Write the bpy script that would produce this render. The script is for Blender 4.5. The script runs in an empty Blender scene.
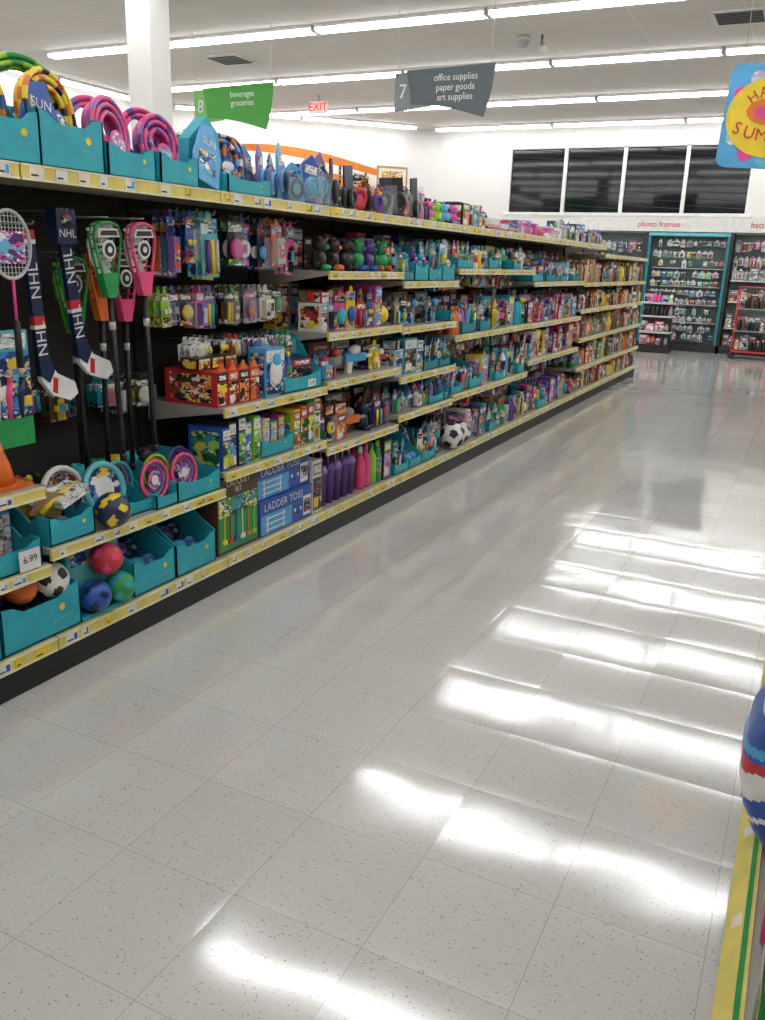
import bpy, math, random, colorsys
from mathutils import Matrix, Vector
scene=bpy.context.scene
try:
    scene.view_settings.view_transform='Standard'
except Exception: pass
pi=math.pi
T=Matrix.Translation
def R(a,ax): return Matrix.Rotation(a,4,ax)
def S(x,y,z): return Matrix.Diagonal((x,y,z,1))
def lin(h,mute=0):
    h=h.lstrip('#'); c=[int(h[i:i+2],16)/255 for i in (0,2,4)]
    if mute:
        hh,s,v=colorsys.rgb_to_hsv(*c); c=colorsys.hsv_to_rgb(hh,s*(1-mute),v*(1-mute*.25))
    return tuple((v/12.92 if v<=.04045 else ((v+.055)/1.055)**2.4) for v in c)+(1,)
MATS={}
def newmat(name):
    m=bpy.data.materials.new(name); m.use_nodes=True
    nt=m.node_tree; b=nt.nodes['Principled BSDF']; MATS[name]=m
    return m,nt,b
def plain(name,hexc,rough=.45,metal=0,var=.12,scale=14,emit=0,mute=0):
    m,nt,b=newmat(name); c=lin(hexc,mute)
    tc=nt.nodes.new('ShaderNodeTexCoord'); n=nt.nodes.new('ShaderNodeTexNoise'); n.inputs['Scale'].default_value=scale
    r=nt.nodes.new('ShaderNodeValToRGB')
    r.color_ramp.elements[0].position=.3; r.color_ramp.elements[1].position=.7
    r.color_ramp.elements[0].color=tuple(v*(1-var) for v in c[:3])+(1,)
    r.color_ramp.elements[1].color=tuple(min(1,v*(1+var*.5)) for v in c[:3])+(1,)
    nt.links.new(tc.outputs['Object'],n.inputs['Vector']); nt.links.new(n.outputs['Fac'],r.inputs['Fac'])
    nt.links.new(r.outputs['Color'],b.inputs['Base Color'])
    b.inputs['Roughness'].default_value=rough; b.inputs['Metallic'].default_value=metal
    if emit:
        b.inputs['Emission Color'].default_value=c; b.inputs['Emission Strength'].default_value=emit
    return m
def printed(name,cols,scale=36,rough=.28,sx=(1,1,1.7),mute=.2):
    m,nt,b=newmat(name); L=nt.links.new
    tc=nt.nodes.new('ShaderNodeTexCoord'); mp=nt.nodes.new('ShaderNodeMapping'); mp.inputs['Scale'].default_value=sx
    L(tc.outputs['Object'],mp.inputs['Vector'])
    no=nt.nodes.new('ShaderNodeTexNoise'); no.inputs['Scale'].default_value=scale*.7
    mx=nt.nodes.new('ShaderNodeMixRGB'); mx.inputs['Fac'].default_value=.05
    L(mp.outputs['Vector'],no.inputs['Vector']); L(mp.outputs['Vector'],mx.inputs['Color1']); L(no.outputs['Color'],mx.inputs['Color2'])
    outs=[]
    for sc,rev in ((scale*.55,0),(scale*1.8,1)):
        v=nt.nodes.new('ShaderNodeTexVoronoi'); v.inputs['Scale'].default_value=sc
        sp=nt.nodes.new('ShaderNodeSeparateColor')
        r=nt.nodes.new('ShaderNodeValToRGB'); cr=r.color_ramp; cr.interpolation='CONSTANT'
        while len(cr.elements)<len(cols): cr.elements.new(.5)
        for i in range(len(cols)): cr.elements[i].position=i/len(cols)
        for i,c in enumerate(cols[::-1] if rev else cols): cr.elements[i].color=lin(c,mute)
        L(mx.outputs['Color'],v.inputs['Vector']); L(v.outputs['Color'],sp.inputs['Color']); L(sp.outputs['Red'],r.inputs['Fac']); outs.append((r,sp))
    th=nt.nodes.new('ShaderNodeMath'); th.operation='GREATER_THAN'; th.inputs[1].default_value=.55; L(outs[0][1].outputs['Green'],th.inputs[0])
    m2=nt.nodes.new('ShaderNodeMixRGB'); L(th.outputs[0],m2.inputs['Fac']); L(outs[0][0].outputs['Color'],m2.inputs['Color1']); L(outs[1][0].outputs['Color'],m2.inputs['Color2'])
    L(m2.outputs['Color'],b.inputs['Base Color'])
    b.inputs['Roughness'].default_value=rough
    return m
PAL=dict(red='#c8202a',blue='#1f4fae',navy='#16254f',sky='#4aa6e0',green='#1f9a4a',lime='#8fd02c',pink='#e83a94',hot='#f0407a',purple='#5b3590',
 orange='#e8661c',yellow='#f3cf1e',brown='#5b3b25',kraft='#b08a5c',violet='#8f6bb8',peach='#e0b090',aqua='#5cc6d0',cream='#efe9c8')
for k,v in PAL.items(): plain(k,v,.36,mute=.1)
for k,v in dict(teal='#2aa9ba',teal_d='#1d8798',edge='#e2d070',white='#e6e5e2',black='#141416',dark='#2b2a2b',grey='#8a8c8e',silver='#b8bcc0',lgrey='#c2c2bf').items(): plain(k,v)
MATS['silver'].node_tree.nodes['Principled BSDF'].inputs['Metallic'].default_value=.8
MATS['silver'].node_tree.nodes['Principled BSDF'].inputs['Roughness'].default_value=.3
printed('p_bright',['#e9302a','#f6d321','#2a7bd0','#f2f2ee','#38b04a','#e7409a','#1a2440'],mute=.12)
printed('p_blue',['#1d4ea8','#2c86d6','#f0f2f4','#14306e','#f2c21e','#49b6e6','#1a2a50'],mute=.15)
printed('p_red',['#c81e26','#f07a1e','#f4d22a','#1a1416','#a82a24','#f4efe6','#2a2a30'],mute=.15)
printed('p_pink',['#ec4a9c','#f6a6cc','#8c46b0','#f5f0f4','#d22c7c','#54b8dc','#5a2a70'],mute=.15)
printed('p_green',['#2e9c44','#8ed43a','#f2f0e0','#165c2e','#f4d628','#2a8ac0','#14402a'],mute=.15)
printed('p_dark',['#17171b','#2b2c36','#5c3a7a','#c8a23c','#922a2c','#d2d2d2','#1e2230'])
printed('p_pastel',['#a8dce2','#f4c4d4','#f6ecb0','#ffffff','#b9a4dc','#7cc8d8','#ffffff'])
printed('p_orange',['#e07a2c','#e8b24a','#b8442e','#f6efe0','#7a3a1c','#e0c040','#f0e6d0'],mute=.15)
printed('p_text',['#f4f4f0','#d8d8d4','#3c3c40','#f4f4f0','#9a9aa0','#f4f4f0'],scale=90,sx=(1,1,3),mute=0)
printed('p_gray',['#9ba0a2','#e4e6e6','#5c6264','#c4d6c8','#33484c','#6fae7a','#f0f2f0'],scale=26,mute=0)
printed('p_magenta',['#a04a6a','#c88aa0','#5a2a3a','#e8dcdc','#a8484c','#40343c','#9a9490'],scale=26)
plain('orange_wall','#e0802e',.6)
plain('wallpaint','#dcdad6',.7,var=.03,scale=2)
plain('lampwhite','#fcfdff',.4,var=0,emit=15)
plain('exit_red','#e01818',.4,emit=1.2)
plain('shelfmetal','#a29e95',.4,var=.05)
plain('pegboard','#332e2a',.7)
plain('display_panel','#6c7a7a',.6)
plain('sign_grey','#566064',.5,var=.03); plain('sign_lgrey','#7d888b',.5,var=.03)
plain('sign_green','#3f9a34',.5,var=.03); plain('sign_lgreen','#77b85e',.5,var=.03)
m,nt,b=newmat('clear'); b.inputs['Base Color'].default_value=(.6,.63,.66,1); b.inputs['Roughness'].default_value=.1; b.inputs['Alpha'].default_value=.13

class MB:
    def __init__(s): s.v=[]; s.f=[]; s.m=[]; s.s=[]; s.names=[]
    def mi(s,n):
        if n not in s.names: s.names.append(n)
        return s.names.index(n)
    def add(s,vs,fs,mat,M=None,smooth=False,mats=None):
        o=len(s.v)
        if M is None: s.v+= [tuple(v) for v in vs]
        else: s.v+=[tuple(M@Vector(v)) for v in vs]
        i=s.mi(mat) if mat else 0
        for k,f in enumerate(fs):
            s.f.append(tuple(o+a for a in f)); s.m.append(s.mi(mats[k]) if mats else i); s.s.append(smooth)
    def box(s,M,x0,x1,y0,y1,z0,z1,mat):
        vs=[(x,y,z) for z in (z0,z1) for y in (y0,y1) for x in (x0,x1)]
        s.add(vs,[(0,2,3,1),(4,5,7,6),(0,1,5,4),(2,6,7,3),(0,4,6,2),(1,3,7,5)],mat,M)
    def quad(s,M,x0,x1,z0,z1,y,mat):
        s.add([(x0,y,z0),(x1,y,z0),(x1,y,z1),(x0,y,z1)],[(0,1,2,3)],mat,M)
    def disc(s,M,cx,cz,r,y,mat,n=14,rz=None):
        rz=rz or r
        s.add([(cx+r*math.cos(2*pi*i/n),y,cz+rz*math.sin(2*pi*i/n)) for i in range(n)],[tuple(range(n))],mat,M)
    def lathe(s,M,prof,mats,n=14,smooth=True):
        vs=[];fs=[];ml=[]
        for r,z in prof:
            for i in range(n): vs.append((r*math.cos(2*pi*i/n),r*math.sin(2*pi*i/n),z))
        for k in range(len(prof)-1):
            mm=mats if isinstance(mats,str) else mats[min(k,len(mats)-1)]
            for i in range(n):
                j=(i+1)%n; fs.append((k*n+i,k*n+j,(k+1)*n+j,(k+1)*n+i)); ml.append(mm)
        fs.append(tuple(range(n))[::-1]); ml.append(ml[0]); fs.append(tuple((len(prof)-1)*n+i for i in range(n))); ml.append(ml[-2])
        s.add(vs,fs,None,M,smooth,ml)
    def cyl(s,M,r,h,mat,n=10): s.lathe(M,[(r,0),(r,h)],mat,n)
    def sphere(s,M,r,mat,n=16,k=10,fn=None):
        vs=[(0,0,-r)];fs=[];ml=[]
        for a in range(1,k):
            ph=-pi/2+pi*a/k
            for i in range(n): vs.append((r*math.cos(ph)*math.cos(2*pi*i/n),r*math.cos(ph)*math.sin(2*pi*i/n),r*math.sin(ph)))
        vs.append((0,0,r)); top=len(vs)-1
        for i in range(n):
            j=(i+1)%n; fs.append((0,1+j,1+i)); fs.append((top,1+(k-2)*n+i,1+(k-2)*n+j))
            for a in range(k-2): fs.append((1+a*n+i,1+a*n+j,1+(a+1)*n+j,1+(a+1)*n+i))
        for f in fs:
            if fn:
                c=Vector((0,0,0))
                for q in f: c+=Vector(vs[q])
                ml.append(fn(c.normalized()))
            else: ml.append(mat)
        s.add(vs,fs,None,M,True,ml)
    def torus(s,M,Rr,r,mat,n=24,k=8,a0=0,a1=2*pi,bands=None):
        vs=[];fs=[];ml=[]; full=abs(a1-a0-2*pi)<1e-4; N=n if full else n+1
        for i in range(N):
            a=a0+(a1-a0)*i/n
            for j in range(k):
                b=2*pi*j/k; q=Rr+r*math.cos(b); vs.append((q*math.cos(a),q*math.sin(a),r*math.sin(b)))
        for i in range(n):
            ii=(i+1)%N
            for j in range(k):
                jj=(j+1)%k; fs.append((i*k+j,ii*k+j,ii*k+jj,i*k+jj)); ml.append(bands[(i//2)%len(bands)] if bands else mat)
        s.add(vs,fs,None,M,True,ml)
    def tube(s,M,pts,r,mat,k=8):
        pts=[Vector(p) for p in pts]; vs=[];fs=[]
        for i,p in enumerate(pts):
            d=(pts[min(i+1,len(pts)-1)]-pts[max(i-1,0)]).normalized()
            u=d.cross(Vector((0,0,1)));
            if u.length<.1: u=d.cross(Vector((0,1,0)))
            u.normalize(); w=d.cross(u)
            rr=r[i] if isinstance(r,(list,tuple)) else r
            for j in range(k):
                b=2*pi*j/k; vs.append(tuple(p+u*rr*math.cos(b)+w*rr*math.sin(b)))
        for i in range(len(pts)-1):
            for j in range(k):
                jj=(j+1)%k; fs.append((i*k+j,i*k+jj,(i+1)*k+jj,(i+1)*k+j))
        fs.append(tuple(range(k))[::-1]); fs.append(tuple((len(pts)-1)*k+j for j in range(k)))
        s.add(vs,fs,mat,M,True)
    def prism(s,M,poly,y0,y1,mat):
        n=len(poly); vs=[(x,y0,z) for x,z in poly]+[(x,y1,z) for x,z in poly]
        fs=[tuple(range(n)),tuple(range(n,2*n))[::-1]]+[(i,n+i,n+(i+1)%n,(i+1)%n) for i in range(n)]
        s.add(vs,fs,mat,M)
    def text(s,M,body,size,mat,squash=1):
        vs,fs=textgeo(body)
        s.add(vs,fs,mat,M@R(pi/2,'X')@S(size*squash,size,size))
    def obj(s,name,parent=None):
        me=bpy.data.meshes.new(name); me.from_pydata(s.v,[],s.f); 
        for n in s.names: me.materials.append(MATS[n])
        me.polygons.foreach_set('material_index',s.m); me.polygons.foreach_set('use_smooth',s.s); me.update()
        ob=bpy.data.objects.new(name,me); scene.collection.objects.link(ob)
        if parent: ob.parent=parent
        return ob
_tc={}
def textgeo(body):
    if body in _tc: return _tc[body]
    cu=bpy.data.curves.new('t','FONT'); cu.body=body; cu.size=1; cu.align_x='CENTER'; cu.align_y='CENTER'; cu.resolution_u=3
    ob=bpy.data.objects.new('t',cu); scene.collection.objects.link(ob); bpy.context.view_layer.update()
    me=bpy.data.meshes.new_from_object(ob.evaluated_get(bpy.context.evaluated_depsgraph_get()))
    r=([tuple(v.co) for v in me.vertices],[tuple(p.vertices) for p in me.polygons])
    bpy.data.objects.remove(ob); bpy.data.curves.remove(cu); bpy.data.meshes.remove(me)
    _tc[body]=r; return r

# ---------------- room ----------------
CH=4.35; TILE=.36
I=Matrix.Identity(4)
def floor_mat():
    m,nt,b=newmat('floor_tile'); L=nt.links.new; N=nt.nodes.new
    g=N('ShaderNodeNewGeometry'); sep=N('ShaderNodeSeparateXYZ'); L(g.outputs['Position'],sep.inputs[0])
    br=N('ShaderNodeTexBrick'); br.offset=0; br.squash=1
    br.inputs['Scale'].default_value=1/TILE; br.inputs['Brick Width'].default_value=1; br.inputs['Row Height'].default_value=1
    br.inputs['Mortar Size'].default_value=.004; br.inputs['Mortar Smooth'].default_value=.5
    br.inputs['Color1'].default_value=lin('#c9c7c2'); br.inputs['Color2'].default_value=lin('#cfcdc8'); br.inputs['Mortar'].default_value=lin('#a5a29c')
    L(g.outputs['Position'],br.inputs['Vector'])
    def math2(op,a,bv=None):
        n=N('ShaderNodeMath'); n.operation=op
        for i,x in enumerate((a,bv)):
            if x is None: continue
            if isinstance(x,(int,float)): n.inputs[i].default_value=x
            else: L(x,n.inputs[i])
        return n.outputs[0]
    def chips(scale,thr,prob,col,prev,seed,fac=1):
        mp=N('ShaderNodeMapping'); mp.inputs['Location'].default_value=(seed,seed*2,0); mp.inputs['Rotation'].default_value=(0,0,seed); mp.inputs['Scale'].default_value=(1,1.6,1)
        L(g.outputs['Position'],mp.inputs['Vector'])
        v=N('ShaderNodeTexVoronoi'); v.voronoi_dimensions='2D'; v.inputs['Scale'].default_value=scale; L(mp.outputs[0],v.inputs['Vector'])
        sc=N('ShaderNodeSeparateColor'); L(v.outputs['Color'],sc.inputs[0])
        a=math2('LESS_THAN',v.outputs['Distance'],math2('MULTIPLY',sc.outputs[1],thr*1.5))
        e=math2('MULTIPLY',math2('MULTIPLY',a,math2('LESS_THAN',sc.outputs[0],prob)),fac)
        mx=N('ShaderNodeMixRGB'); mx.inputs['Color2'].default_value=lin(col); L(e,mx.inputs['Fac']); L(prev,mx.inputs['Color1'])
        return mx.outputs[0]
    o=chips(105,.25,.11,'#827e7a',br.outputs['Color'],1.3,.85)
    o=chips(80,.24,.14,'#aca8a0',o,4.1,.7)
    o=chips(130,.3,.2,'#b9b6af',o,7.7,.55)
    L(o,b.inputs['Base Color'])
    wv=N('ShaderNodeCombineXYZ'); cs=[]
    for i in (0,1):
        a=math2('DIVIDE',sep.outputs[i],TILE); f=math2('FRACT',a); cs.append(math2('SUBTRACT',f,.5)); L(math2('FLOOR',a),wv.inputs[i])
    wn=N('ShaderNodeTexWhiteNoise'); wn.noise_dimensions='3D'; L(wv.outputs[0],wn.inputs['Vector'])
    ws=N('ShaderNodeSeparateColor'); L(wn.outputs['Color'],ws.inputs[0])
    hs=None
    for i,c in enumerate(cs):
        c2=math2('MULTIPLY',c,c); c4=math2('MULTIPLY',c2,c2)
        h=math2('ADD',math2('MULTIPLY',c2,.0034),math2('MULTIPLY',c4,-.015))
        tl=math2('MULTIPLY',math2('MULTIPLY',math2('SUBTRACT',ws.outputs[i],.5),c),.003)
        h=math2('ADD',h,tl); hs=h if hs is None else math2('ADD',hs,h)
    no=N('ShaderNodeTexNoise'); no.inputs['Scale'].default_value=4.0; no.inputs['Detail'].default_value=0; L(g.outputs['Position'],no.inputs['Vector'])
    hs=math2('ADD',hs,math2('MULTIPLY',no.outputs['Fac'],.0016))
    bp=N('ShaderNodeBump'); bp.inputs['Strength'].default_value=1; bp.inputs['Distance'].default_value=1; L(hs,bp.inputs['Height'])
    L(bp.outputs[0],b.inputs['Normal'])
    b.inputs['Roughness'].default_value=.105
    b.inputs['IOR'].default_value=1.8
    b.inputs['Coat Weight'].default_value=.5; b.inputs['Coat Roughness'].default_value=.09; b.inputs['Coat IOR'].default_value=1.5
    L(bp.outputs[0],b.inputs['Coat Normal'])
floor_mat()
def ceil_mat():
    m,nt,b=newmat('ceiling_tile'); L=nt.links.new; N=nt.nodes.new
    g=N('ShaderNodeNewGeometry'); br=N('ShaderNodeTexBrick'); br.offset=0
    br.inputs['Scale'].default_value=1; br.inputs['Brick Width'].default_value=1.22; br.inputs['Row Height'].default_value=.61
    br.inputs['Mortar Size'].default_value=.01; br.inputs['Color1'].default_value=lin('#bab5ae'); br.inputs['Color2'].default_value=lin('#beb9b2'); br.inputs['Mortar'].default_value=lin('#cac6bf')
    L(g.outputs['Position'],br.inputs['Vector']); L(br.outputs['Color'],b.inputs['Base Color']); b.inputs['Roughness'].default_value=.8
ceil_mat()
XR=8.0; Y0=-3.0; YB=18.9; XL=-12.6
poly=[(XL,Y0),(XR,Y0),(XR,YB),(-8.2,YB),(XL,14.5)]
mb=MB(); mb.add([(x,y,0) for x,y in poly],[tuple(range(5))],'floor_tile'); mb.obj('floor')
mb=MB(); mb.add([(x,y,CH) for x,y in poly],[tuple(range(5))[::-1]],'ceiling_tile'); mb.obj('ceiling')
def wall(name,a,b,z0=0,z1=CH,th=.12,mat='wallpaint'):
    a=Vector((*a,0)); b=Vector((*b,0)); d=b-a; M=T(a)@R(math.atan2(d.y,d.x),'Z')
    mb=MB(); mb.box(M,0,d.length,0,th,z0,z1,mat); return mb,M,d.length
for nm,a,b in (('wall_right',(XR,YB),(XR,Y0)),('wall_front',(XR,Y0),(XL,Y0)),('wall_left',(XL,Y0),(XL,14.5)),('wall_corner',(XL,14.5),(-8.2,YB))):
    mb,M,l=wall(nm,a,b); mb.obj(nm)
    b2=MB(); b2.box(M,0,l,-.015,-.001,0,.1,'dark'); b2.obj(nm.replace('wall','baseboard'))
wx=[-6.45,-5.22,-3.99,-2.76,-1.53]; wz0,wz1=2.66,3.95
mb=MB()
for x0,x1,z0,z1 in ((-8.2,wx[0],0,CH),(wx[-1],XR,0,CH),(wx[0],wx[-1],0,wz0),(wx[0],wx[-1],wz1,CH)):
    mb.box(I,x0,x1,YB,YB+.12,z0,z1,'wallpaint')
mb.obj('wall_back')
mb=MB(); mb.box(I,-8.2,XR,YB-.015,YB-.001,0,.1,'dark'); mb.obj('baseboard_back')
m,nt,b=newmat('night_glass'); b.inputs['Base Color'].default_value=(.006,.007,.009,1); b.inputs['Roughness'].default_value=.06; b.inputs['Specular IOR Level'].default_value=.3
plain('reflection_streak','#1a1b1d',.6)  # flat grey for the reflection streaks painted on the night windows
mb=MB(); mb.box(I,wx[0]-.1,wx[-1]+.1,YB-.02,YB+.02,wz0-.06,wz0,'white'); mb.obj('trim_1')
for i in range(4):
    mb=MB(); Mg=T(((wx[i]+wx[i+1])/2,YB+.06,(wz0+wz1)/2)); mb.box(Mg,-.6,.6,0,.01,-.66,.66,'night_glass')
    for q in range(9):
        z=wz0+.1+q*.14; mb.add([(wx[i]+.03,YB+.04,z+.05),(wx[i+1]-.03,YB+.04,z-.02),(wx[i+1]-.03,YB+.04,z-.008),(wx[i]+.03,YB+.04,z+.058)],[(0,1,2,3)],'reflection_streak' if q%3 else 'dark')  # tilted strips imitate diagonal light reflections in the glass
    for x in (wx[i]+.0,wx[i+1]-.035): mb.box(I,x,x+.035,YB-.01,YB+.08,wz0,wz1,'white')
    mb.box(I,wx[i],wx[i+1],YB-.01,YB+.08,wz1-.02,wz1,'lgrey'); mb.obj('window_%d'%(i+1))

def lights(p0,p1,name='fluorescent_light'):
    a=Vector((*p0,0)); d=Vector((*p1,0))-a; L=d.length; M=T((a.x,a.y,CH))@R(math.atan2(d.y,d.x),'Z'); mb=MB()
    n=max(1,round(L/2.44)); s=L/n
    for i in range(n):
        x0=i*s+.015; x1=(i+1)*s-.015
        mb.box(M,x0,x1,-.1,.1,-.04,-.001,'white')
        mb.box(M,x0+.02,x1-.02,-.08,.08,-.075,-.041,'lampwhite')
        for x in (x0,x1-.02): mb.box(M,x,x+.02,-.09,.09,-.08,-.041,'white')
    mb.obj(name)
for y in (-.5,2.2,4.9,7.6,10.3,12.95,15.75): lights((-10.8,y),(7.6,y))
lights((-8.0,18.35),(7.6,18.35)); lights((-12.15,-2.5),(-12.15,14.0)); lights((-11.9,14.4),(-8.3,18.0))

mb=MB(); M=T((-6.93,8.0,0)); mb.box(M,-.16,.16,-.16,.16,0,CH-.001,'wallpaint'); mb.box(M,-.175,.175,-.175,.175,0,.12,'dark'); mb.obj('support_column')
def vent(x,y,w=.6):
    mb=MB(); M=T((x,y,CH)); mb.box(M,-w/2,w/2,-.3,.3,-.02,-.001,'lgrey')
    for i in range(6): mb.box(M,-w/2+.05,w/2-.05,-.25+i*.085,-.21+i*.085,-.03,-.021,'dark')
    mb.obj('ceiling_vent')
vent(-8.4,11.5); vent(-1.3,11.5)
mb=MB(); M=T((-3.9,11.6,CH)); mb.lathe(M@R(pi,'X'),[(.09,0.001),(.09,.05),(.075,.08),(.05,.12),(.0,.135)],['lgrey','grey','grey','grey']); mb.tube(M,[(.25,0,-.001),(.25,0,-.1),(.3,-.05,-.16)],.02,'grey'); mb.sphere(M@T((.3,-.05,-.18)),.05,'lgrey'); mb.obj('ceiling_security_camera')
def sign(x0,y,zc,w,dk,lt,num,lines):
    mb=MB(); M=T((x0,y,zc)); h=.46
    mb.prism(M,[(0,h/2-.02),(w*.42,h/2+.0),(w*.38,-h/2+.06),(0,-h/2+.02)],.0,.012,lt)
    pl=[(w*.12,h/2-.0),(w,h/2+.02)]
    for i in range(9):
        t=i/8; pl.append((w*(1.0-.02*t-.07*t*t),h/2+.02-t*(h+.1)))
    for i in range(1,9):
        t=i/8; pl.append((w*(.91-.73*t), -h/2-.08+.17*math.sin(t*pi/2)))
    pl.append((w*.16,.02)); 
    mb.prism(M,pl,-.012,-.001,dk)
    mb.text(M@T((w*.09,-.013,.0)),num,.22,'white')
    for i,l in enumerate(lines): mb.text(M@T((w*.62,-.014,.13-i*.105)),l,.105,'white',.92)
    for x in (.03,w-.05): mb.cyl(M@T((x,0,h/2-.02)),.004,CH-zc-h/2+.02,'lgrey',5)
    mb.obj('hanging_aisle_sign')
sign(-4.92,10.0,3.47,1.26,'sign_grey','sign_lgrey','7',['office supplies','paper goods','art supplies'])
sign(-7.92,10.0,3.43,1.28,'sign_green','sign_lgreen','8',['beverages','groceries'])
mb=MB(); M=T((-8.6,14.4,4.15)); mb.box(M,-.17,.17,-.03,.03,-.1,.1,'white'); mb.text(M@T((0,-.035,0)),'EXIT',.19,'exit_red'); mb.text(M@T((.003,-.036,0)),'EXIT',.19,'exit_red'); mb.cyl(M@T((0,0,.1)),.01,.1,'grey'); mb.obj('exit_sign')
mb=MB(); M=T((-.44,6.2,2.475))@R(.12,'Z')@R(.05,'Y'); w,h=.56,.6
pl=[]
for cx,cz,a0 in ((w/2-.06,h/2-.06,0),(-w/2+.06,h/2-.06,90),(-w/2+.06,-h/2+.06,180),(w/2-.06,-h/2+.06,270)):
    for i in range(5):
        a=math.radians(a0+i*22.5); pl.append((cx+.06*math.cos(a),cz+.06*math.sin(a)))
mb.prism(M,pl,0,.006,'sky'); mb.disc(M,0,0,.265,-.004,'yellow',28,.235); mb.disc(M,.0,.03,.15,-.006,'orange',20,.08)
for i in range(12):
    a=i*pi/6; mb.disc(M,.23*math.cos(a),.25*math.sin(a),.045,-.002,('aqua','p_pastel','pink')[i%3],10)
for i,ch in enumerate('HAPPY'):
    a=(i-2)*.36; mb.text(M@T((.19*math.sin(a),-.008,.17*math.cos(a)-.02))@R(a,'Y'),ch,.085,'red')
for i,ch in enumerate('SUMMER'):
    a=(i-2.5)*.1; mb.text(M@T(((i-2.5)*.075,-.009,-.11+.6*a*a))@R(-a*1.2,'Y'),ch,.1,'red')
mb.box(M,-.1,.05,-.009,-.007,.0,.05,'pink')
for x in (-.2,.2): mb.cyl(T((-.44+x,6.2,2.74)),.003,CH-2.74,'lgrey',5)
mb.obj('seasonal_hanging_banner')

# ---------------- frames for shelf runs ----------------
XF=-2.34
def PL(s,z,dp,yaw=0): return T((XF-dp,s,z))@R(pi/2+yaw,'Z')
def PB(s,z,dp,yaw=0): return T((s,18.3+dp,z))@R(yaw,'Z')
def edge(mb,P,s0,s1,z,rnd,sg=1,h=.042):
    M=P((s0+s1)/2,z,0); w=abs(s1-s0)/2-.004
    mb.box(M,-w,w,-.012,.0,-h,0,'edge'); mb.box(M,-w,w,-.016,-.0125,-h,-h+.006,'cream'); mb.box(M,-w,w,-.016,-.0125,-.006,0,'cream')
    x=-w+.03
    while x<w-.06:
        ww=rnd.choice((.035,.05,.06)); c=rnd.choice(('white','white','cream','yellow'))
        mb.box(M,x,x+ww,-.015,-.0125,-h+.007,-.007,c); mb.quad(M,x+.006,x+ww*.6,-h+.014,-h+.02,-.0155,'dark')
        if rnd.random()<.5: mb.quad(M,x+ww*.65,x+ww-.004,-h+.012,-.012,-.0155,rnd.choice(('blue','grey','sky')))
        x+=ww+rnd.choice((.02,.05,.09,.14))
def shelf(mb,P,s0,s1,z,dep,rnd):
    M=P((s0+s1)/2,z,0); w=abs(s1-s0)/2-.003
    mb.box(M,-w,w,.0,dep,-.022,0,'shelfmetal'); edge(mb,P,s0,s1,z,rnd)
    for x in (-w,w-.006):
        mb.add([(x,.01,-.022),(x,dep,-.022),(x,dep,-.1),(x+.006,.01,-.022),(x+.006,dep,-.022),(x+.006,dep,-.1)],[(0,1,2),(3,5,4),(0,2,5,3),(1,4,5,2),(0,3,4,1)],'shelfmetal',M)

rnd=random.Random(7)
B=[.31+.93*i for i in range(15)]; B[0]=.1; B[1]=1.08; B[2]=2.06
SH={0:[.45,.72,1.05,1.4],1:[.45,.74],2:[.50],3:[.57,.87],4:[.52,.89,1.154,1.477],5:[.57,.82,1.137,1.42],6:[.59,1.03,1.505],7:[.59,1.03,1.505],
 8:[.685,1.025,1.4],9:[.685,1.025,1.4],10:[.44,.77,1.09,1.38],11:[.44,.77,1.09,1.38,1.70],12:[.44,.77,1.09,1.38,1.70],13:[.44,.77,1.09,1.38,1.70]}
TOP=1.80; DEP=.44
mb=MB()
mb.box(I,XF-.62,XF-.5,B[0],B[14],0,1.78,'pegboard'); mb.box(I,XF-1.1,XF-.005,B[0],B[14],0,.10,'black')
mb.box(I,XF-1.1,XF-.62,B[0],B[14],.1,.16,'shelfmetal')
for i in range(14):
    s0,s1=B[i],B[i+1]; hw=(s1-s0)/2-.003
    M=PL((s0+s1)/2,.16,0); mb.box(M,-hw,hw,0,.5,-.05,0,'shelfmetal'); edge(mb,PL,s0,s1,.16,rnd,h=.05)
    for z in SH[i]: shelf(mb,PL,s0,s1,z,DEP,rnd)
    if i<11: 
        mb.box(M,-hw,hw,0,1.1,TOP-.16-.03,TOP-.16,'cream'); edge(mb,PL,s0,s1,TOP,rnd,h=.05)
    mb.box(T((XF-.5,s0,0)),-.0,.02,-.015,.015,.16,1.78,'dark')
    for zz in [.3+.05*k for k in range(30)]:
        mb.quad(PL(s0,zz,.478),-.012,.012,0,.012,0,'black')
for i in (1,2,3):
    for a in range(11):
        for c in range(16):
            mb.disc(PL(B[i]+.05+a*.083,.95+c*.05,.499),0,0,.005,0,'black',6)
mb.obj('store_shelving_unit')

# ---------------- products ----------------
PR_=['p_bright','p_blue','p_red','p_pink','p_green','p_dark','p_pastel','p_orange','p_dark','p_gray','p_blue']
def carton(mb,M,w,d,h,base,pr,acc,r):
    mb.box(M,-w/2,w/2,0,d,0,h,base)
    mb.quad(M,-w*.46,w*.46,h*.05,h*.68,-.0015,pr); mb.quad(M,-w*.46,w*.46,h*.72,h*.95,-.0015,acc)
    mb.quad(M,-w*.34,w*.34,h*.77,h*.9,-.003,'p_text')
    if r.random()<.5: mb.disc(M,w*r.uniform(-.2,.2),h*.36,min(w,h)*.2,-.003,acc,12)
    else: mb.quad(M,-w*.4,w*.1,h*.1,h*.3,-.003,r.choice(('white','yellow',acc)))
    mb.add([(-w/2-.0015,d*.1,h*.1),(-w/2-.0015,d*.9,h*.1),(-w/2-.0015,d*.9,h*.9),(-w/2-.0015,d*.1,h*.9)],[(0,3,2,1)],pr,M)
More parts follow.
